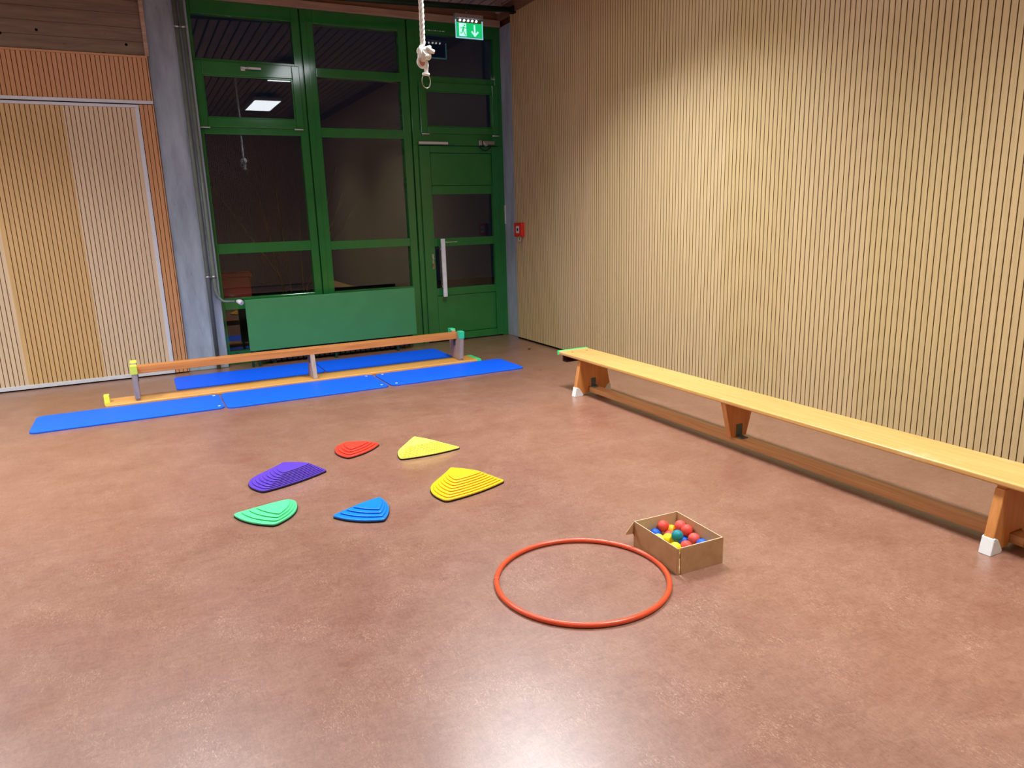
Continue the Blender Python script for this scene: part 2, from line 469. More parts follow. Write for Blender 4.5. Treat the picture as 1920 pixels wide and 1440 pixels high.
# ------------------------------------------------------------------ windows and green door
FD = 0.10    # frame depth
def bars(bm, lst, y0=YW, y1=YW + FD):
    for x0, x1, z0, z1 in lst: box(bm, x0, x1, y0, y1, z0, z1)
def pane(parent, x0, x1, z0, z1, y=YW + 0.045):
    bm = bm_new(); box(bm, x0 - 0.01, x1 + 0.01, y, y + 0.006, z0 - 0.01, z1 + 0.01)
    return obj('pane', bm, 'glass', parent)
def sash(parent, x0, x1, z0, z1, px0, px1, pz0, pz1, y0=YW - 0.022):
    bm = bm_new()
    bars(bm, [(x0, px0, z0, z1), (px1, x1, z0, z1), (px0, px1, z0, pz0), (px0, px1, pz1, z1)], y0, y0 + 0.075)
    s = obj('sash', bm, 'green', parent, bevel=0.006)
    bm = bm_new()
    for a in ((px0 - 0.001, px0 + 0.012, pz0, pz1), (px1 - 0.012, px1 + 0.001, pz0, pz1), (px0, px1, pz0 - 0.001, pz0 + 0.012), (px0, px1, pz1 - 0.012, pz1 + 0.001)):
        box(bm, a[0], a[1], y0 + 0.012, y0 + 0.05, a[2], a[3])
    obj('glazing_bead', bm, 'green', s, bevel=0.003)
    return s
def hinges(parent, lst, y=YW - 0.03):
    for x0, x1, z in lst:
        bm = bm_new(); tube(bm, [(x0, y, z), (x1, y, z)], 0.007, 10); obj('hinge', bm, 'pale_metal', parent)

# window_1: left bay
bm = bm_new()
bars(bm, [(0.690, 0.740, 0.0, 3.56), (1.680, 1.757, 0.0, 3.56), (0.740, 1.680, 3.43, 3.56), (0.740, 1.680, 2.90, 3.03), (0.740, 1.680, 2.33, 2.45), (0.740, 1.680, 1.155, 1.258), (0.740, 1.680, 0.58, 0.70), (0.740, 1.680, 0.0, 0.14)])
bars(bm, [(1.757, 1.772, 0.0, 3.56)], YW + 0.03, YW + FD)
W1 = structure('window_1', bm, 'green', 'left bay of the green window wall', bevel=0.004)
pane(W1, 0.74, 1.68, 3.03, 3.43); pane(W1, 0.74, 1.68, 1.258, 2.33); pane(W1, 0.74, 1.68, 0.70, 1.155); pane(W1, 0.74, 1.68, 0.14, 0.58)
s1 = sash(W1, 0.704, 1.716, 2.395, 3.005, 0.783, 1.640, 2.483, 2.880)
bm = bm_new(); box(bm, 0.78, 1.64, YW + 0.006, YW + 0.012, 2.47, 2.89); obj('pane', bm, 'glass', s1)
bm = bm_new(); box(bm, 1.145, 1.185, YW - 0.034, YW - 0.022, 2.930, 2.968); box(bm, 1.20, 1.335, YW - 0.062, YW - 0.046, 2.942, 2.962); box(bm, 1.155, 1.215, YW - 0.062, YW - 0.03, 2.944, 2.960)
obj('handle', bm, 'pale_metal', s1, bevel=0.003)
hinges(s1, [(0.708, 0.80, 2.388), (1.615, 1.704, 2.388)])

# window_2: middle bay
bm = bm_new()
bars(bm, [(1.772, 1.895, 0.0, 3.56), (2.805, 2.893, 0.0, 3.56), (1.895, 2.805, 3.43, 3.56), (1.895, 2.805, 2.918, 3.005), (1.895, 2.805, 2.322, 2.417), (1.895, 2.805, 1.148, 1.240), (1.895, 2.805, 0.58, 0.69), (1.895, 2.805, 0.0, 0.14)])
box(bm, 1.828, 1.836, YW - 0.004, YW + 0.01, 0.0, 3.56)
bars(bm, [(2.893, 2.910, 0.0, 3.56)], YW + 0.03, YW + FD)
W2 = structure('window_2', bm, 'green', 'middle bay of the green window wall', bevel=0.004)
for z0, z1 in ((3.005, 3.43), (2.417, 2.918), (1.240, 2.322), (0.69, 1.148), (0.14, 0.58)): pane(W2, 1.895, 2.805, z0, z1)
# window_3: lights over the door
bm = bm_new()
bars(bm, [(2.910, 3.000, 2.26, 3.56), (3.950, 4.045, 2.26, 3.56), (3.000, 3.950, 3.43, 3.56), (3.0, 3.950, 2.88, 2.995), (3.0, 3.950, 2.26, 2.42), (3.0, 3.095, 2.99, 3.43)])
W3 = structure('window_3', bm, 'green', 'two lights above the green door', bevel=0.004)
pane(W3, 3.095, 3.95, 2.995, 3.43)
s3 = sash(W3, 3.005, 3.975, 2.385, 2.93, 3.083, 3.900, 2.458, 2.838)
bm = bm_new(); box(bm, 3.07, 3.91, YW + 0.006, YW + 0.012, 2.45, 2.85); obj('pane', bm, 'glass', s3)
hinges(s3, [(3.010, 3.10, 2.378), (3.885, 3.975, 2.372)])
bm = bm_new()
x = 3.13
for w in (0.012, 0.03, 0.012, 0.035, 0.01, 0.02, 0.03):
    box(bm, x, x + w, YW - 0.0015, YW + 0.002, 3.462, 3.470); x += w + 0.012
obj('sticker', bm, 'paper_white', W3)
# door_1
bm = bm_new()
bars(bm, [(2.910, 2.962, 0.0, 2.26), (3.958, 4.045, 0.0, 2.26)])
bars(bm, [(2.962, 2.978, 0.0, 2.26)], YW + 0.012, YW + FD)
D1 = structure('door_1', bm, 'green', 'green escape door with glazed fields', bevel=0.004)
bm = bm_new()
yl = YW - 0.012
box(bm, 2.972, 3.100, yl, yl + 0.06, 0.012, 2.252); box(bm, 3.876, 3.955, yl, yl + 0.06, 0.012, 2.252)
for z0, z1 in ((2.178, 2.252), (1.716, 1.812), (1.128, 1.222), (0.552, 0.640), (0.012, 0.095)): box(bm, 3.10, 3.876, yl, yl + 0.06, z0, z1)
lf = obj('door_leaf', bm, 'green', D1, bevel=0.004)
for z0, z1 in ((1.816, 2.174), (0.099, 0.548)):
    bm = bm_new(); box(bm, 3.104, 3.872, yl + 0.008, yl + 0.04, z0, z1); obj('door_panel', bm, 'green', lf, bevel=0.006)
for z0, z1 in ((1.222, 1.716), (0.640, 1.128)):
    bm = bm_new(); box(bm, 3.09, 3.886, yl + 0.03, yl + 0.036, z0 - 0.01, z1 + 0.01); obj('pane', bm, 'glass', lf)
bm = bm_new(); box(bm, 3.150, 3.198, yl - 0.085, yl - 0.055, 0.545, 1.217)
for z in (0.66, 1.10): box(bm, 3.165, 3.185, yl - 0.056, yl, z - 0.012, z + 0.012)
obj('push_bar', bm, 'white_plastic', D1, bevel=0.005)
bm = bm_new(); box(bm, 3.058, 3.078, yl - 0.006, yl, 0.87, 1.045); tube(bm, [(3.068, yl - 0.03, 0.99), (3.068, yl, 0.99)], 0.009, 10)
obj('lock_plate', bm, 'steel', D1, bevel=0.002)
bm = bm_new(); tube(bm, [(3.066, yl - 0.022, 0.925), (3.066, yl, 0.925)], 0.013, 12); box(bm, 3.062, 3.07, yl - 0.04, yl - 0.02, 0.885, 0.93)
obj('lock_cylinder', bm, 'brass', D1)
bm = bm_new(); box(bm, 2.963, 3.312, YW - 0.05, YW - 0.026, 2.266, 2.294)
obj('closer_rail', bm, 'pale_metal', D1, bevel=0.003)
bm = bm_new(); box(bm, 3.700, 3.735, YW - 0.06, YW, 2.262, 2.318); box(bm, 3.745, 3.893, YW - 0.07, YW, 2.270, 2.310); tube(bm, [(3.775, YW - 0.085, 2.27), (3.775, YW - 0.05, 2.27)], 0.022, 12)
obj('door_closer', bm, 'steel', D1, bevel=0.004)
bm = bm_new()
tube(bm, [(3.69 + 0.16 * i / 12, YW - 0.06, 2.262 - 0.05 * math.sin(PI * i / 12) - 0.01) for i in range(13)], 0.006, 8)
obj('closer_cable', bm, 'black', D1)
bm = bm_new(); box(bm, 4.024, 4.042, YW - 0.03, YW, 1.36, 1.58)
obj('hinge', bm, 'pale_metal', D1, bevel=0.003)
bm = bm_new()
x = 3.235
for w in (0.01, 0.022, 0.012, 0.03, 0.008, 0.02, 0.016):
    box(bm, x, x + w, yl - 0.001, yl + 0.001, 1.170, 1.178); x += w + 0.005
obj('sticker', bm, 'paper_white', D1)

# far wall above the openings behind the cladding, and the outside at night
bm = bm_new(); box(bm, -8, 9, 8.3, 18, -0.5, -0.15)
structure('ground_outside', bm, 'soil', 'dark ground outside the windows')

# ------------------------------------------------------------------ pipes
def heating_pipe(x, zlow, label, bend=False):
    t = thing('heating_pipe', label, 'pipe', (x, 7.90, 0.0), 'heating pipes on the pillar')
    bm = bm_new()
    if bend:
        pts = [(x, 7.90, ZC), (x, 7.90, 0.80)] + [(x + 0.09 - 0.09 * math.cos(a), 7.90, 0.76 - 0.09 * math.sin(a)) for a in [PI / 2 * i / 8 for i in range(9)]]
        pts = [(x, 7.90, ZC), (x, 7.90, 0.84)] + [(x + 0.08 * (1 - math.cos(a)), 7.90 - 0.05 * (1 - math.cos(a)), 0.84 - 0.15 * math.sin(a) * 1.0) for a in [PI / 2 * i / 8 for i in range(1, 9)]] + [(0.818, 7.80, 0.69)]
        tube(bm, pts, [0.020, 0.020] + [0.020 - 0.009 * k / 7 for k in range(len(pts) - 3)] + [0.011], 14)
    else:
        tube(bm, [(x, 7.90, ZC), (x, 7.90, zlow)], 0.020, 14)
    obj('tube', bm, 'grey_pipe', t)
    for z in (3.262, 0.942):
        bm = bm_new(); tube(bm, [(x, 7.90, z - 0.011), (x, 7.90, z + 0.011)], 0.025, 14); box(bm, x - 0.03, x + 0.03, 7.892, 7.906, z - 0.008, z + 0.008); box(bm, x - 0.006, x + 0.006, 7.90, 7.935, z - 0.006, z + 0.006)
        obj('pipe_clamp', bm, 'steel', t)
    return t
heating_pipe(0.598, 0.0, 'grey heating pipe running down the concrete pillar to the floor')
heating_pipe(0.656, 0.84, 'grey heating pipe on the pillar that bends to the radiator valve', True)

bm = bm_new(); tube(bm, [(0.34, 7.6, 3.52), (4.0, 7.6, 3.635)], 0.028, 16)
t = thing('ceiling_pipe', 'dark green pipe running under the ceiling to the slatted wall', 'pipe', (2.2, 7.6, 3.578))
obj('tube', bm, 'pipe_green', t)
bm = bm_new(); box(bm, 3.955, 4.0, 7.565, 7.635, 3.60, 3.67); obj('wall_bracket', bm, 'black', t, bevel=0.003)
bm = bm_new(); box(bm, 2.18, 2.22, 7.58, 7.62, 3.59, ZC); obj('hanger', bm, 'pipe_green', t)

# ------------------------------------------------------------------ exit sign
t = thing('exit_sign', 'lit green escape sign with running figure and down arrow over the door', 'sign', (3.44, 7.58, 3.305))
ys = 7.58
bm = bm_new(); box(bm, 3.275, 3.600, ys - 0.025, ys + 0.035, 3.495, 3.535); obj('housing', bm, 'sign_case', t, bevel=0.004)
bm = bm_new(); box(bm, 3.283, 3.598, ys - 0.004, ys + 0.004, 3.305, 3.495); obj('clear_panel', bm, 'glass', t)
bm = bm_new()
for (a, b, c, d) in ((3.283, 3.292, 3.305, 3.48), (3.589, 3.598, 3.305, 3.48), (3.283, 3.598, 3.300, 3.311)): box(bm, a, b, ys - 0.007, ys + 0.007, c, d)
obj('lit_edge', bm, 'sign_edge', t)
bm = bm_new(); box(bm, 3.296, 3.585, ys - 0.008, ys - 0.005, 3.315, 3.452); obj('green_field', bm, 'sign_green', t)
bm = bm_new(); box(bm, 3.296, 3.585, ys + 0.0045, ys + 0.007, 3.315, 3.452); obj('back_plate', bm, 'pipe_green', t)
bm = bm_new()
for i in range(5):
    x = 3.335 + i * 0.047
    bm = bm_new(); tube(bm, [(x, ys - 0.012, 3.474), (x, ys - 0.004, 3.474)], 0.010, 12); obj('led', bm, 'led', t)
# pictogram: white doorway, green runner, white arrow
bm = bm_new(); yf = ys - 0.0095
box(bm, 3.320, 3.402, yf, ys - 0.008, 3.320, 3.445); obj('doorway_symbol', bm, 'sign_white', t)
bm = bm_new(); yf2 = ys - 0.011
def ribbon(bm, pts, w):
    for (a, b) in zip(pts, pts[1:]):
        a2, b2 = Vector((a[0], 0, a[1])), Vector((b[0], 0, b[1]))
        d = (b2 - a2).normalized(); nn = Vector((-d.z, 0, d.x)) * w / 2
        q = [a2 + nn, b2 + nn, b2 - nn, a2 - nn]
        prism(bm, [(v.x, v.z) for v in q], 1, yf2, yf)
tube(bm, [(3.383, yf2, 3.424), (3.383, yf, 3.424)], 0.009, 14)
ribbon(bm, [(3.374, 3.412), (3.360, 3.372)], 0.018)
ribbon(bm, [(3.373, 3.410), (3.350, 3.405), (3.336, 3.392)], 0.007)
ribbon(bm, [(3.376, 3.408), (3.388, 3.396), (3.400, 3.402)], 0.007)
ribbon(bm, [(3.358, 3.374), (3.352, 3.350), (3.328, 3.346)], 0.009)
ribbon(bm, [(3.362, 3.372), (3.376, 3.356), (3.392, 3.326)], 0.009)
obj('runner_symbol', bm, 'sign_green', t)
bm = bm_new()
ribbon(bm, [(3.497, 3.436), (3.500, 3.345)], 0.016)
ribbon(bm, [(3.463, 3.372), (3.502, 3.328)], 0.016); ribbon(bm, [(3.540, 3.372), (3.498, 3.328)], 0.016)
obj('arrow_symbol', bm, 'sign_white', t)
bm = bm_new()
for x, y in ((3.41, 7.575), (3.455, 7.60)):
    bm = bm_new(); tube(bm, [(x, y, 3.535), (x, y, 3.60)], 0.004, 8); tube(bm, [(x, y, 3.55), (x, y, 3.57)], 0.008, 8); obj('suspension_hook', bm, 'steel', t)

# ------------------------------------------------------------------ fire call point on the slatted wall
t = thing('fire_call_point', 'small red fire alarm box low on the slatted wall by the corner', 'alarm', (XR, 7.58, 1.21))
bm = bm_new(); box(bm, XR - 0.045, XR + 0.001, 7.49, 7.672, 1.215, 1.372); obj('housing', bm, 'red_box', t, bevel=0.006)
bm = bm_new(); box(bm, XR - 0.047, XR - 0.044, 7.545, 7.615, 1.255, 1.335); obj('break_pane', bm, 'paper_white', t)
bm = bm_new(); box(bm, XR - 0.0485, XR - 0.0465, 7.565, 7.595, 1.28, 1.31); obj('push_button', bm, 'black', t)
bm = bm_new(); tube(bm, [(XR - 0.03, 7.57 + 0.035 * math.cos(a), 1.19 + 0.028 * math.sin(a)) for a in [2 * PI * i / 20 for i in range(20)]], 0.005, 8, closed=True)
obj('seal_wire', bm, 'pale_metal', t)

# ------------------------------------------------------------------ radiator with green cover and valve
t = thing('radiator_cover', 'wide green board standing in front of the low windows', 'radiator cover', (1.81, 7.77, 0.0))
bm = bm_new(); box(bm, 0.905, 2.715, 7.745, 7.770, 0.172, 0.700); obj('front_board', bm, 'green_panel', t, bevel=0.003)
bm = bm_new()
box(bm, 0.93, 2.69, 7.7705, 7.79, 0.62, 0.66)
obj('rear_batten', bm, 'green_panel', t)
for x in (0.925, 0.99, 1.79, 2.49):
    bm = bm_new(); box(bm, x - 0.013, x + 0.013, 7.7705, 7.797, 0.0, 0.60); obj('leg', bm, 'pipe_green', t)
t = thing('radiator', 'ribbed radiator hidden behind the green board, darkened to its shade', 'radiator', (1.85, 7.9, 0.0))
bm = bm_new()
for i in range(30):
    x = 1.0 + i * 0.057
    box(bm, x, x + 0.045, 7.84, 7.97, 0.03, 0.60)
box(bm, 1.0, 2.7, 7.86, 7.95, 0.14, 0.18); box(bm, 1.0, 2.7, 7.86, 7.95, 0.54, 0.58)
obj('ribs', bm, 'rad_shade', t, bevel=0.006)
for x in (1.15, 2.55):
    bm = bm_new(); box(bm, x - 0.02, x + 0.02, 7.86, 7.95, 0.0, 0.14); obj('foot', bm, 'rad_shade', t)
t = thing('radiator_valve', 'white thermostat knob on the pipe beside the green board', 'valve', (0.862, 7.79, 0.67))
bm = bm_new(); tube(bm, [(0.838, 7.795, 0.69), (0.850, 7.78, 0.688), (0.862, 7.765, 0.684), (0.872, 7.74, 0.676), (0.875, 7.737, 0.674)], [0.016, 0.022, 0.026, 0.026, 0.022], 16); obj('knob', bm, 'white_plastic', t)
bm = bm_new(); tube(bm, [(0.850, 7.80, 0.69), (0.850, 7.86, 0.69), (0.905, 7.90, 0.69)], 0.012, 10); obj('valve_body', bm, 'steel', t)

# ------------------------------------------------------------------ rope hanging from the ceiling
RX, RY = 1.612, 4.2
t = thing('climbing_rope', 'white knotted rope with a metal ring hanging before the windows', 'rope', (RX, RY, 2.20))
bm = bm_new()
ztop, zk = ZC, 2.42
N = 260
for s in range(3):
    pts = []
    for i in range(N + 1):
        z = ztop + (zk - ztop) * i / N
        a = z * 2 * PI / 0.085 + s * 2 * PI / 3
        sway = 0.008 * math.sin((z - zk) * 5)
        pts.append((RX - 0.002 + sway * 0.4 + 0.0072 * math.cos(a), RY + 0.0072 * math.sin(a), z))
    tube(bm, pts, 0.0084, 8)
obj('rope_strands', bm, 'rope', t)
bm = bm_new()
def loop(bm, c, ra, rb, u, v, r, mi=0):
    u = Vector(u).normalized(); v = Vector(v); v = (v - u * v.dot(u)).normalized()
    tube(bm, [Vector(c) + u * (ra * math.cos(2 * PI * i / 24)) + v * (rb * math.sin(2 * PI * i / 24)) for i in range(24)], r, 8, mi, closed=True)
loop(bm, (RX, RY, 2.395), 0.026, 0.020, (1, 0.2, 0.4), (0, 1, 0.3), 0.0125)
loop(bm, (RX + 0.008, RY, 2.375), 0.028, 0.02, (0.6, 0.2, -0.8), (0.2, 1, 0), 0.012)
loop(bm, (RX - 0.008, RY - 0.01, 2.365), 0.03, 0.02, (0.3, 0.1, 1), (0.8, -0.6, 0), 0.012)
loop(bm, (RX + 0.01, RY - 0.012, 2.35), 0.024, 0.018, (0.8, 0.2, 0.5), (0, 1, -0.4), 0.012)
tube(bm, [(RX + 0.01, RY - 0.02, 2.405), (RX + 0.035, RY - 0.025, 2.385), (RX + 0.055, RY - 0.02, 2.384)], [0.012, 0.0145, 0.012], 10)
tube(bm, [(RX - 0.018, RY - 0.015, 2.41), (RX - 0.026, RY - 0.02, 2.37), (RX - 0.012, RY - 0.026, 2.34)], 0.012, 10)
loop(bm, (RX + 0.022, RY - 0.014, 2.398), 0.016, 0.013, (0.7, 0.1, 0.7), (0, 1, 0.2), 0.0095)
loop(bm, (RX + 0.004, RY - 0.022, 2.372), 0.017, 0.014, (0.9, 0.1, -0.4), (0.2, 0.5, 1), 0.0095)
loop(bm, (RX + 0.022, RY - 0.016, 2.362), 0.016, 0.013, (0.2, 0.1, 1), (1, 0.6, 0), 0.0095)
loop(bm, (RX - 0.022, RY - 0.012, 2.385), 0.018, 0.014, (0.3, 0.2, 1), (0.9, -0.4, 0), 0.009)
loop(bm, (RX - 0.02, RY - 0.012, 2.322), 0.024, 0.026, (1, 0.3, 0.2), (0, 0.2, 1), 0.008)
tube(bm, [(RX + 0.008, RY, 2.36), (RX + 0.014, RY, 2.31), (RX + 0.01, RY, 2.275)], [0.013, 0.0125, 0.012], 10)
obj('knot', bm, 'rope', t)
bm = bm_new(); tube(bm, [(RX - 0.02, RY - 0.017, 2.322), (RX - 0.02, RY - 0.006, 2.322)], 0.019, 14); obj('rope_core', bm, 'rope_red', t)
bm = bm_new(); loop(bm, (RX + 0.008, RY, 2.264), 0.014, 0.018, (1, 0, 0), (0, 1, 0.2), 0.0085); obj('lashing', bm, 'rope', t)
bm = bm_new(); loop(bm, (RX + 0.008, RY, 2.226), 0.028, 0.038, (1, 0.2, 0), (0, 0, 1), 0.0032); obj('ring', bm, 'ring_metal', t)

# ------------------------------------------------------------------ blue mats
def soft_mat(x0, x1, y0, y1, label, eyes, tilt=0.0):
    t = thing('exercise_mat', label, 'mat', ((x0 + x1) / 2, (y0 + y1) / 2, 0.0), 'blue exercise mats by the upturned bench')
    cx, cy = (x0 + x1) / 2, (y0 + y1) / 2
    bm = bm_new(); r = 0.055; pts = []
    for qx, qy, a0 in ((x1 - r, y1 - r, 0), (x0 + r, y1 - r, PI / 2), (x0 + r, y0 + r, PI), (x1 - r, y0 + r, 1.5 * PI)):
        for i in range(9):
            a = a0 + PI / 2 * i / 8
            px, py = qx + r * math.cos(a), qy + r * math.sin(a)
            dx, dy = px - cx, py - cy
            pts.append((cx + dx * math.cos(tilt) - dy * math.sin(tilt), cy + dx * math.sin(tilt) + dy * math.cos(tilt)))
    prism(bm, pts, 2, 0.0, 0.013)
    obj('foam', bm, 'blue_mat', t, bevel=0.004)
    for ex, ey in eyes:
        bm = bm_new(); loop(bm, (ex, ey, 0.0135), 0.010, 0.010, (1, 0, 0), (0, 1, 0), 0.0022)
        obj('eyelet', bm, 'white_alu', t)
soft_mat(-0.875, 0.475, 6.105, 6.64, 'blue mat lying at the yellow-taped end of the upturned bench', [(0.43, 6.58), (0.435, 6.17)], -0.004)
soft_mat(0.487, 1.845, 6.068, 6.648, 'middle blue mat of the front row, before the upturned bench', [(1.78, 6.59), (1.795, 6.15)])
soft_mat(1.868, 3.215, 6.085, 6.635, 'blue mat at the green-taped end of the upturned bench', [(1.935, 6.58), (1.93, 6.14)], 0.008)
soft_mat(0.160, 1.500, 7.045, 7.640, 'blue mat behind the upturned bench, on the pillar side', [])
soft_mat(1.512, 2.860, 7.030, 7.615, 'blue mat behind the upturned bench, on the door side', [])

# ------------------------------------------------------------------ balance benches
def bench(label, ax, L0, L1, legs, mid, c, sw, H, inverted, mats, end_tape, hook_at, feet, over=0.075, rz=(0.026, 0.086), rw=0.052, flare=1.14):
    """long gymnastics bench. ax 0/1 = long axis; L0..L1 seat extent, legs = two leg positions, c = centre across"""
    zz = (lambda z: H - z) if inverted else (lambda z: z)
    base = ((L0 + L1) / 2, c, 0.0) if ax == 0 else (c, (L0 + L1) / 2, 0.0)
    t = thing('balance_bench', label, 'bench', base, 'long wooden balance benches')
    def B(bm, l0, l1, w0, w1, z0, z1, mi=0):
        a, b = sorted((zz(z0), zz(z1)))
        if ax == 0: box(bm, l0, l1, c + w0, c + w1, a, b, mi)
        else: box(bm, c + w0, c + w1, l0, l1, a, b, mi)
    def TR(bm, l0, l1, prof, mi=0):
        """profile (w, z) extruded along the long axis"""
        pts = [(c + w, zz(z)) for w, z in prof]
        prism(bm, pts, ax, l0, l1, mi)
    seat = bm_new(); B(seat, L0, L1, -sw / 2, sw / 2, H - 0.028, H)
    so = obj('seat', seat, mats['seat'], t, bevel=0.008, seg=3)
    for l in (L0 + 0.12, L1 - 0.12):
        for w in (-sw / 4, sw / 4):
            bm = bm_new()
            p = (l, c + w) if ax == 0 else (c + w, l)
            if not inverted:
                tube(bm, [(p[0], p[1], H - 0.002), (p[0], p[1], H + 0.0006)], 0.009, 12); obj('screw_hole', bm, 'hook', so)
    lw_top, lw_bot, th = sw * 0.86, sw * flare, 0.042
    rt = rz[1]
    for l in legs:
        bm = bm_new()
        nz = rt + 0.006
        TR(bm, l - th / 2, l + th / 2, [(-lw_top / 2, H - 0.046), (-lw_bot / 2, 0.012), (-lw_bot / 2 + 0.075, 0.012), (-rw - 0.004, 0.020), (-rw - 0.004, nz), (rw + 0.004, nz), (rw + 0.004, 0.020), (lw_bot / 2 - 0.075, 0.012), (lw_bot / 2, 0.012), (lw_top / 2, H - 0.046)])
        lo = obj('leg', bm, mats['leg'], t, bevel=0.004)
        bm = bm_new(); B(bm, l - th / 2 + 0.004, l + th / 2 - 0.004, -lw_top / 2 + 0.008, lw_top / 2 - 0.008, H - 0.046, H - 0.028)
        obj('spacer_block', bm, mats['leg'], lo)
        for s in (-1, 1):
            fm = feet.get((legs.index(l), s), feet['default'])
            bm = bm_new(); e = 0.005
            x0 = lw_bot / 2
            k = (lw_bot - lw_top) / 2 / (H - 0.074)
            pr = [(x0 + e, 0.0), (x0 - 0.072, 0.0), (x0 - 0.078, 0.012), (x0 - 0.04, 0.066), (x0 - k * 0.07 + e - 0.008, 0.078), (x0 - k * 0.072 + e, 0.074)]
            TR(bm, l - th / 2 - e, l + th / 2 + e, [(s * w, z) for w, z in pr])
            fo = obj('rubber_foot', bm, fm, lo, bevel=0.003)
        # metal angle bracket between leg and rail
        bm = bm_new(); ins = 1 if l < (L0 + L1) / 2 else -1
        a = sorted((l + ins * th / 2, l + ins * (th / 2 + 0.006))); b2 = sorted((l + ins * th / 2, l + ins * (th / 2 + 0.05)))
        B(bm, a[0], a[1], -0.022, 0.022, rt, rt + 0.072); B(bm, b2[0], b2[1], -0.022, 0.022, rt, rt + 0.006)
        obj('bracket', bm, 'bracket', lo, bevel=0.002)
    # middle support: wide under the seat, narrow on the rail
    bm = bm_new()
    TR(bm, mid - 0.02, mid + 0.02, [(-lw_top / 2, H - 0.03), (-0.062, rt), (0.062, rt), (lw_top / 2, H - 0.03)])
    mo = obj('middle_support', bm, mats['leg'], t, bevel=0.003)
    bm = bm_new(); B(bm, mid - 0.026, mid - 0.02, -0.024, 0.024, rt, rt + 0.08); B(bm, mid - 0.075, mid - 0.02, -0.024, 0.024, rt, rt + 0.006)
    obj('bracket', bm, 'bracket', mo, bevel=0.002)
    # lower rail (the balance beam when upturned)
    bm = bm_new(); B(bm, legs[0] - over, legs[1] + over, -rw, rw, rz[0], rz[1])
    obj('rail', bm, mats['rail'], t, bevel=0.003)
    for (l0, l1, mt) in end_tape:
        bm = bm_new(); e = 0.0025
        B(bm, l0, l1, -sw / 2 - e, sw / 2 + e, H - 0.028 - e, H + (e if not inverted else 0))
        obj('end_tape', bm, mt, t, bevel=0.002)
    for (l, d, mt, ht) in hook_at:
        bm = bm_new()
        if inverted:      # taped-over hook: a padded block standing up from the board
            B(bm, min(l, l + d * 0.042), max(l, l + d * 0.042), -0.034, 0.034, H - 0.028 - ht, H + 0.0 - 0.0015)
        else:
            B(bm, min(l, l + d * 0.014), max(l, l + d * 0.014), -0.125, 0.10, H - 0.028 - ht, H - 0.028)
            B(bm, min(l, l + d * 0.06), max(l, l + d * 0.06), -0.125, 0.10, H - 0.030 - ht, H - 0.028 - ht + 0.012)
        obj('wall_hook', bm, mt, t, bevel=0.006)
    return t
bench('long pine bench standing upright along the slatted wall', 1, 1.29, 5.18, (1.605, 4.875), 3.235, 3.196, 0.286, 0.33, False,
      dict(seat='seat', leg='leg', rail='rail'), [(5.155, 5.1825, 'tape_green')], [(5.135, -1, 'hook', 0.055)], {'default': 'foot_white'}, 0.075, (0.028, 0.069), 0.040, 1.23)
B2 = bench('upturned wooden bench lying seat-down between the blue mats', 0, -0.395, 3.005, (-0.152, 2.80), 1.326, 6.79, 0.27, 0.335, True,
      dict(seat='seat_x', leg='leg_grey', rail='rail_x'), [(2.965, 3.008, 'tape_green')], [(-0.405, 1, 'tape_yellow', 0.064)],
      {'default': 'tape_yellow', (1, -1): 'teal_tape', (1, 1): 'teal_tape'}, 0.012)

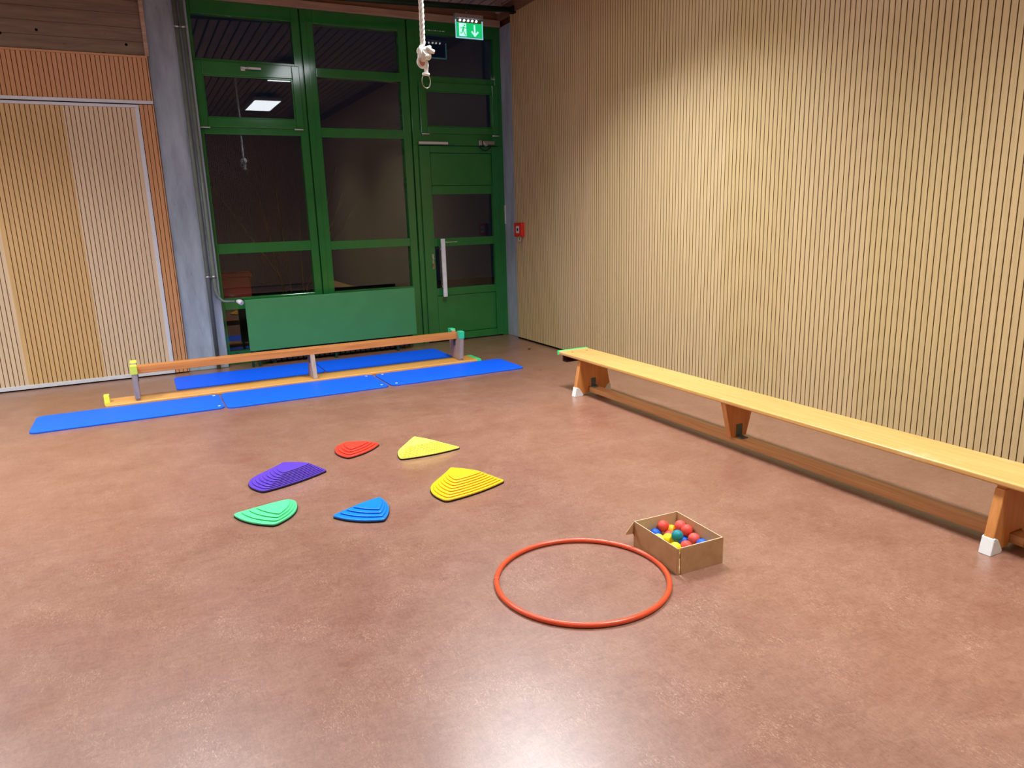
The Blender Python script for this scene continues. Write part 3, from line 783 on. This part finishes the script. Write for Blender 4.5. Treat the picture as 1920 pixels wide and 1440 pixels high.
# ------------------------------------------------------------------ stepping stones
def stone(label, base, top, h, n, col, bulge=0.06, soft=2, step_in=0.0):
    cx = sum(p[0] for p in base) / 3; cy = sum(p[1] for p in base) / 3
    t = thing('stepping_stone', label, 'stepping stone', (cx, cy, 0.0), 'plastic stepping stones on the floor')
    def outline(tri, bl):
        bl = bl if isinstance(bl, (list, tuple)) else [bl] * 3
        g = (Vector(tri[0]) + Vector(tri[1]) + Vector(tri[2])) / 3
        pts = []
        for i in range(3):
            a, b = Vector(tri[i]), Vector(tri[(i + 1) % 3])
            e = b - a; nn = Vector((e.y, -e.x)).normalized()
            if nn.dot((a + b) / 2 - g) < 0: nn = -nn
            for k in range(8):
                u = k / 8
                pts.append(a + e * u + nn * (bl[i] * 4 * u * (1 - u)))
        for _ in range(soft):
            q = []
            for i in range(len(pts)):
                a, b = pts[i], pts[(i + 1) % len(pts)]
                q += [a * 0.75 + b * 0.25, a * 0.25 + b * 0.75]
            pts = q
        return pts
    O0, O1 = outline(base, bulge), outline(top, [x * 0.35 for x in bulge])
    def lv(u): return [a * (1 - u) + b * u for a, b in zip(O0, O1)]
    mname = 'stone_' + label.split()[0] + str(len(M))
    M[mname] = plain(mname, col, 0.42, 0.4, 0, 0.03, 25)
    bm = bm_new(); rings = []
    def ring(pts, z): rings.append([bm.verts.new((p.x, p.y, z)) for p in pts])
    z0 = 0.009
    ring(lv(0), z0 - 0.003)
    for k in range(n):
        u = k / (n - 1); za = z0 + (h - z0) * (k + 1) / n; zb = z0 + (h - z0) * k / n
        du = 1.0 / (n - 1)
        if k: ring(lv(u - 0.02 * du), zb); ring(lv(u + 0.16 * du), zb + (za - zb) * 0.06); ring(lv(u + 0.16 * du), zb + (za - zb) * 0.30)
        ring(lv(u), zb + (za - zb) * 0.45); ring(lv(u), zb + (za - zb) * 0.78); ring(lv(u + 0.12 * du), za - (za - zb) * 0.06); ring(lv(u + 0.26 * du), za)
    for a, b in zip(rings, rings[1:]):
        m_ = len(a)
        for i in range(m_): bm.faces.new((a[i], a[(i + 1) % m_], b[(i + 1) % m_], b[i]))
    bm.faces.new(rings[-1]); bm.faces.new(rings[0][::-1])
    obj('shell', bm, mname, t)
    bm = bm_new()
    g = Vector((cx, cy))
    rim = [g + (p - g) * 1.012 for p in lv(0)]
    prism(bm, [(p.x, p.y) for p in rim], 2, 0.0, 0.0085)
    obj('rubber_rim', bm, 'black', t)
    return t
stone('deep yellow stepping stone nearest the orange hoop', [(1.268, 3.318), (1.665, 3.425), (1.395, 3.665)], [(1.376, 3.440), (1.548, 3.478), (1.425, 3.632)], 0.072, 8, rgb(236, 178, 18), (0.022, 0.03, 0.080))
stone('pale lemon stepping stone with fine rings beside the red one', [(1.283, 4.098), (1.690, 4.112), (1.425, 4.370)], [(1.345, 4.135), (1.540, 4.140), (1.448, 4.312)], 0.072, 12, rgb(232, 226, 84), (0.022, 0.02, 0.04))
stone('purple stepping stone with many narrow terraces', [(0.448, 3.972), (0.840, 4.138), (0.530, 4.312)], [(0.578, 4.056), (0.745, 4.146), (0.606, 4.245)], 0.072, 9, rgb(84, 52, 164), (0.022, 0.03, 0.095))
stone('small red stepping stone, farthest from the hoop', [(1.008, 4.296), (1.262, 4.474), (1.010, 4.580)], [(1.045, 4.372), (1.192, 4.472), (1.045, 4.540)], 0.042, 4, rgb(220, 56, 38), (0.030, 0.025, 0.045))
stone('small mint green stepping stone, lowest on the purple side', [(0.428, 3.472), (0.262, 3.715), (0.575, 3.745)], [(0.462, 3.536), (0.372, 3.680), (0.545, 3.708)], 0.042, 4, rgb(84, 212, 134), (0.030, 0.022, 0.050))
stone('small bright blue stepping stone between the green and deep yellow ones', [(0.912, 3.250), (0.700, 3.432), (0.985, 3.520)], [(0.914, 3.330), (0.806, 3.434), (0.966, 3.485)], 0.042, 4, rgb(0, 112, 218), (0.030, 0.016, 0.030))

# ------------------------------------------------------------------ hoop
bm = bm_new()
tube(bm, [(1.438 + 0.348 * math.cos(2 * PI * i / 120), 2.272 + 0.348 * math.sin(2 * PI * i / 120), 0.0105) for i in range(120)], 0.0105, 14, closed=True)
t = thing('gymnastics_hoop', 'orange red plastic hoop lying on the floor before the cardboard box', 'hoop', (1.438, 2.272, 0.0))
obj('ring', bm, 'hoop', t)
bm = bm_new()
tube(bm, [(1.438 + 0.348 * math.cos(a), 2.272 + 0.348 * math.sin(a), 0.0105) for a in [2.6 + 0.02 * i for i in range(5)]], 0.0112, 14)
obj('joint_sleeve', bm, 'hoop', t)

# ------------------------------------------------------------------ cardboard box and balls
bc = Vector((1.915, 2.262, 0)); ba = math.radians(-2.4)
R_ = Matrix.Translation(bc) @ Matrix.Rotation(ba, 4, 'Z')
HX, HY, BH, TH = 0.117, 0.154, 0.118, 0.0035
t = thing('cardboard_box', 'open brown cardboard box full of small balls beside the hoop', 'box', bc)
bm = bm_new(); box(bm, -HX, HX, -HY, HY, 0.0005, 0.004, 0, R_); obj('box_floor', bm, ['card_in'], t)
def wallpiece(x0, x1, y0, y1, z1=BH, mats=('card', 'card_in', 'card_edge'), inner=None):
    bm = bm_new(); box(bm, x0, x1, y0, y1, 0.0005, z1, 0, R_)
    bm.faces.ensure_lookup_table()
    for i, f in enumerate(bm.faces):
        if i % 6 == 1: f.material_index = 2
        if inner is not None and i % 6 == inner: f.material_index = 1
    return obj('side_wall', bm, list(mats), t)
wallpiece(-HX, -HX + TH, -HY, HY, BH, inner=3)
wallpiece(HX - TH, HX, -HY, HY, BH - 0.001, inner=5)
wallpiece(-HX + TH, HX - TH, HY - TH, HY, BH - 0.001, inner=2)
wallpiece(-HX + 0.019, HX - TH, -HY, -HY + TH, BH - 0.002, inner=4)
# loose double flap at the near corner
bm = bm_new(); box(bm, -HX + 0.001, -HX + 0.010, -HY - 0.004, -HY, 0.0005, BH - 0.002, 0, R_); obj('corner_flap', bm, ['card'], t)
bm = bm_new(); box(bm, -HX + 0.018, HX + 0.001, -HY - 0.0045, -HY - 0.0005, 0.0005, BH - 0.001, 0, R_); obj('front_flap', bm, ['card'], t)
# torn ear sticking out at the far left corner
bm = bm_new()
A = [R_ @ Vector(p) for p in ((-HX, HY - 0.002, BH - 0.004), (-HX, HY - 0.004, 0.045), (-HX - 0.004, HY - 0.004, 0.06), (-HX - 0.052, HY - 0.02, 0.072), (-HX - 0.05, HY - 0.018, 0.082))]
Bv = [R_ @ (Vector(p) + Vector((0, 0.0035, 0))) for p in ((-HX, HY - 0.002, BH - 0.004), (-HX, HY - 0.004, 0.045), (-HX - 0.004, HY - 0.004, 0.06), (-HX - 0.052, HY - 0.02, 0.072), (-HX - 0.05, HY - 0.018, 0.082))]
va = [bm.verts.new(p) for p in A]; vb = [bm.verts.new(p) for p in Bv]
bm.faces.new(va); bm.faces.new(vb[::-1])
for i in range(5): bm.faces.new((va[i], vb[i], vb[(i + 1) % 5], va[(i + 1) % 5]))
obj('ear_flap', bm, ['card'], t)

BALLC = {'red': rgb(214, 72, 58), 'coral': rgb(218, 82, 72), 'yellow': rgb(240, 216, 20), 'blue': rgb(8, 88, 200), 'teal': rgb(10, 124, 132), 'gold': rgb(236, 176, 20), 'lemon': rgb(238, 232, 90)}
for k, v in BALLC.items(): M['ball_' + k] = plain('ball_' + k, v, 0.5, 0.35, 0, 0.07, 60, 0.12)
def ball_mesh(name, mat, r=0.0255):
    bm = bm_new()
    bmesh.ops.create_uvsphere(bm, u_segments=40, v_segments=24, radius=r)
    # moulding seam: a shallow groove around the equator
    for v in bm.verts:
        if abs(v.co.z) < r * 0.02: v.co *= 0.985
    for f in bm.faces: f.smooth = True
    me = bpy.data.meshes.new(name); bm.to_mesh(me); bm.free(); me.materials.append(M[mat])
    return me
meshes = {k: ball_mesh('ball_' + k, 'ball_' + k) for k in BALLC}
for col, p, lab in (
    ('red', (1.9395, 2.3853, 0.0776), 'red ball on top, toward the torn-ear corner of the box'),
    ('coral', (2.0059, 2.3481, 0.0773), 'red ball deepest in the far corner of the box'),
    ('red', (1.9997, 2.2966, 0.0780), 'red ball on top, right behind the teal ball'),
    ('teal', (1.9222, 2.2668, 0.0820), 'teal green ball on top in the middle of the box'),
    ('gold', (1.9847, 2.3834, 0.0469), 'golden yellow ball half hidden between the upper red balls'),
    ('coral', (1.9458, 2.3495, 0.0410), 'red ball half hidden behind the teal ball, under the top red one'),
    ('blue', (1.8975, 2.3870, 0.0469), 'blue ball low in the box by the torn-ear corner'),
    ('lemon', (1.8582, 2.3155, 0.0593), 'pale lemon ball just showing over the long box edge'),
    ('yellow', (1.9092, 2.3123, 0.0506), 'yellow ball touching the teal ball on the hoop side'),
    ('yellow', (1.8733, 2.2203, 0.0554), 'yellow ball at the box corner nearest the hoop'),
    ('red', (1.9245, 2.2118, 0.0546), 'red ball against the short front wall of the box'),
    ('coral', (1.9968, 2.2456, 0.0584), 'red ball beside the blue one near the right box wall'),
    ('blue', (1.9976, 2.1942, 0.0516), 'blue ball in the front right corner of the box'),
    ('blue', (1.9818, 2.2937, 0.0298), 'blue ball at the bottom beneath the teal and red ones')):
    o = bpy.data.objects.new('rubber_ball', meshes[col]); C.objects.link(o)
    o.location = p; o.rotation_euler = (random.uniform(0.3, 1.2), random.uniform(0, 1), random.uniform(0, 6))
    tag(o, lab, 'ball', 'small balls in the cardboard box')

# dark spot of dirt on the floor near the corner
bm = bm_new(); tube(bm, [(3.745, 6.98, 0.0), (3.745, 6.98, 0.006)], 0.016, 10)
single('dirt_speck', bm, 'black', (3.745, 6.98, 0.0), 'tiny dark speck of dirt on the floor near the pillar corner', 'dirt')

# ------------------------------------------------------------------ outside: bare shrub and a red bin behind the glass
t = thing('bare_shrub', 'bare pale shrub outside behind the window glass', 'shrub', (1.75, 9.3, -0.15))
bm = bm_new(); random.seed(3)
for i in range(9):
    x, y = 1.75 + random.uniform(-0.25, 0.25), 9.3 + random.uniform(-0.15, 0.15)
    a = random.uniform(-0.5, 0.5); L = random.uniform(1.2, 2.2)
    tube(bm, [(x, y, -0.15), (x + a * 0.3 * L, y + 0.05, 0.4 * L), (x + a * 0.8 * L, y, 0.8 * L), (x + a * L * 1.1, y - 0.05, L)], [0.014, 0.01, 0.007, 0.003], 6)
obj('stems', bm, 'bark', t)
bm = bm_new(); box(bm, 0.3, 2.6, 8.45, 8.95, -0.15, 0.60); box(bm, 0.28, 2.62, 8.43, 8.97, 0.60, 0.64)
single('planter', bm, 'soil', (1.45, 8.7, -0.15), 'dark low planter wall outside below the windows', 'planter', bevel=0.01)
bm = bm_new(); box(bm, 0.68, 1.08, 8.52, 8.80, 0.64, 0.90); box(bm, 0.66, 1.10, 8.50, 8.82, 0.88, 0.93)
single('red_crate', bm, 'crate_red', (0.88, 8.65, 0.64), 'dark red box outside behind the low left window', 'box', bevel=0.01)

# ------------------------------------------------------------------ ceiling lamps and added fill lamps
LAMPS = [(2.36, 4.40, 100, 118), (2.45, 1.20, 62, 110), (-0.05, 5.05, 38, 124), (-1.95, 5.35, 92, 122), (-4.30, 5.45, 44, 130), (-0.9, 2.60, 20, 120), (-0.9, -0.35, 14, 120), (-4.30, 2.60, 24, 120)]  # first pair is mirrored in the glass; the rest added out of view as fill
for x, y, watt, spread in LAMPS:
    if True:
        t = thing('ceiling_lamp', 'flat white rectangular lamp under the boarded ceiling, of a set with unseen fill lamps added', 'lamp', (x, y, 3.60), 'flat ceiling lamps')
        bm = bm_new(); box(bm, x - 0.24, x + 0.24, y - 0.64, y + 0.64, 3.604, 3.66); box(bm, x - 0.05, x + 0.05, y - 0.3, y - 0.2, 3.66, ZC); box(bm, x - 0.05, x + 0.05, y + 0.2, y + 0.3, 3.66, ZC)
        obj('housing', bm, 'white_alu', t, bevel=0.003)
        bm = bm_new(); box(bm, x - 0.225, x + 0.225, y - 0.625, y + 0.625, 3.600, 3.604); obj('diffuser', bm, 'lamp', t)
        ld = bpy.data.lights.new('lamp_light', 'AREA'); ld.shape = 'RECTANGLE'; ld.size = 0.44; ld.size_y = 1.24
        ld.energy = watt; ld.color = (0.90, 0.97, 1.0); ld.spread = math.radians(spread)
        lo = bpy.data.objects.new('lamp_light', ld); C.objects.link(lo); lo.parent = t; lo.location = (0, 0, -0.004)

# ------------------------------------------------------------------ world (night) and camera
w = bpy.data.worlds.new('night'); SC.world = w; w.use_nodes = True
w.node_tree.nodes['Background'].inputs['Color'].default_value = (0.004, 0.006, 0.012, 1)
w.node_tree.nodes['Background'].inputs['Strength'].default_value = 0.6

cam = bpy.data.cameras.new('camera'); co = bpy.data.objects.new('camera', cam); C.objects.link(co)
cam.sensor_width = 36.0; cam.lens = 1353.09 / 1920 * 36.0; cam.clip_start = 0.05
r = Vector((0.88945338, -0.45609195, -0.02920303)); d = Vector((-0.12873012, -0.18870878, -0.97355922)); f = Vector((0.43852165, 0.86969485, -0.22656043))
mt = Matrix((( r.x, -d.x, -f.x, 0.0), (r.y, -d.y, -f.y, 0.0), (r.z, -d.z, -f.z, 1.45), (0, 0, 0, 1)))
co.matrix_world = mt
SC.camera = co
SC.view_settings.view_transform = 'Standard'; SC.view_settings.look = 'None'; SC.view_settings.gamma = 1.0; SC.view_settings.exposure = 0.12
SC.view_settings.use_curve_mapping = False
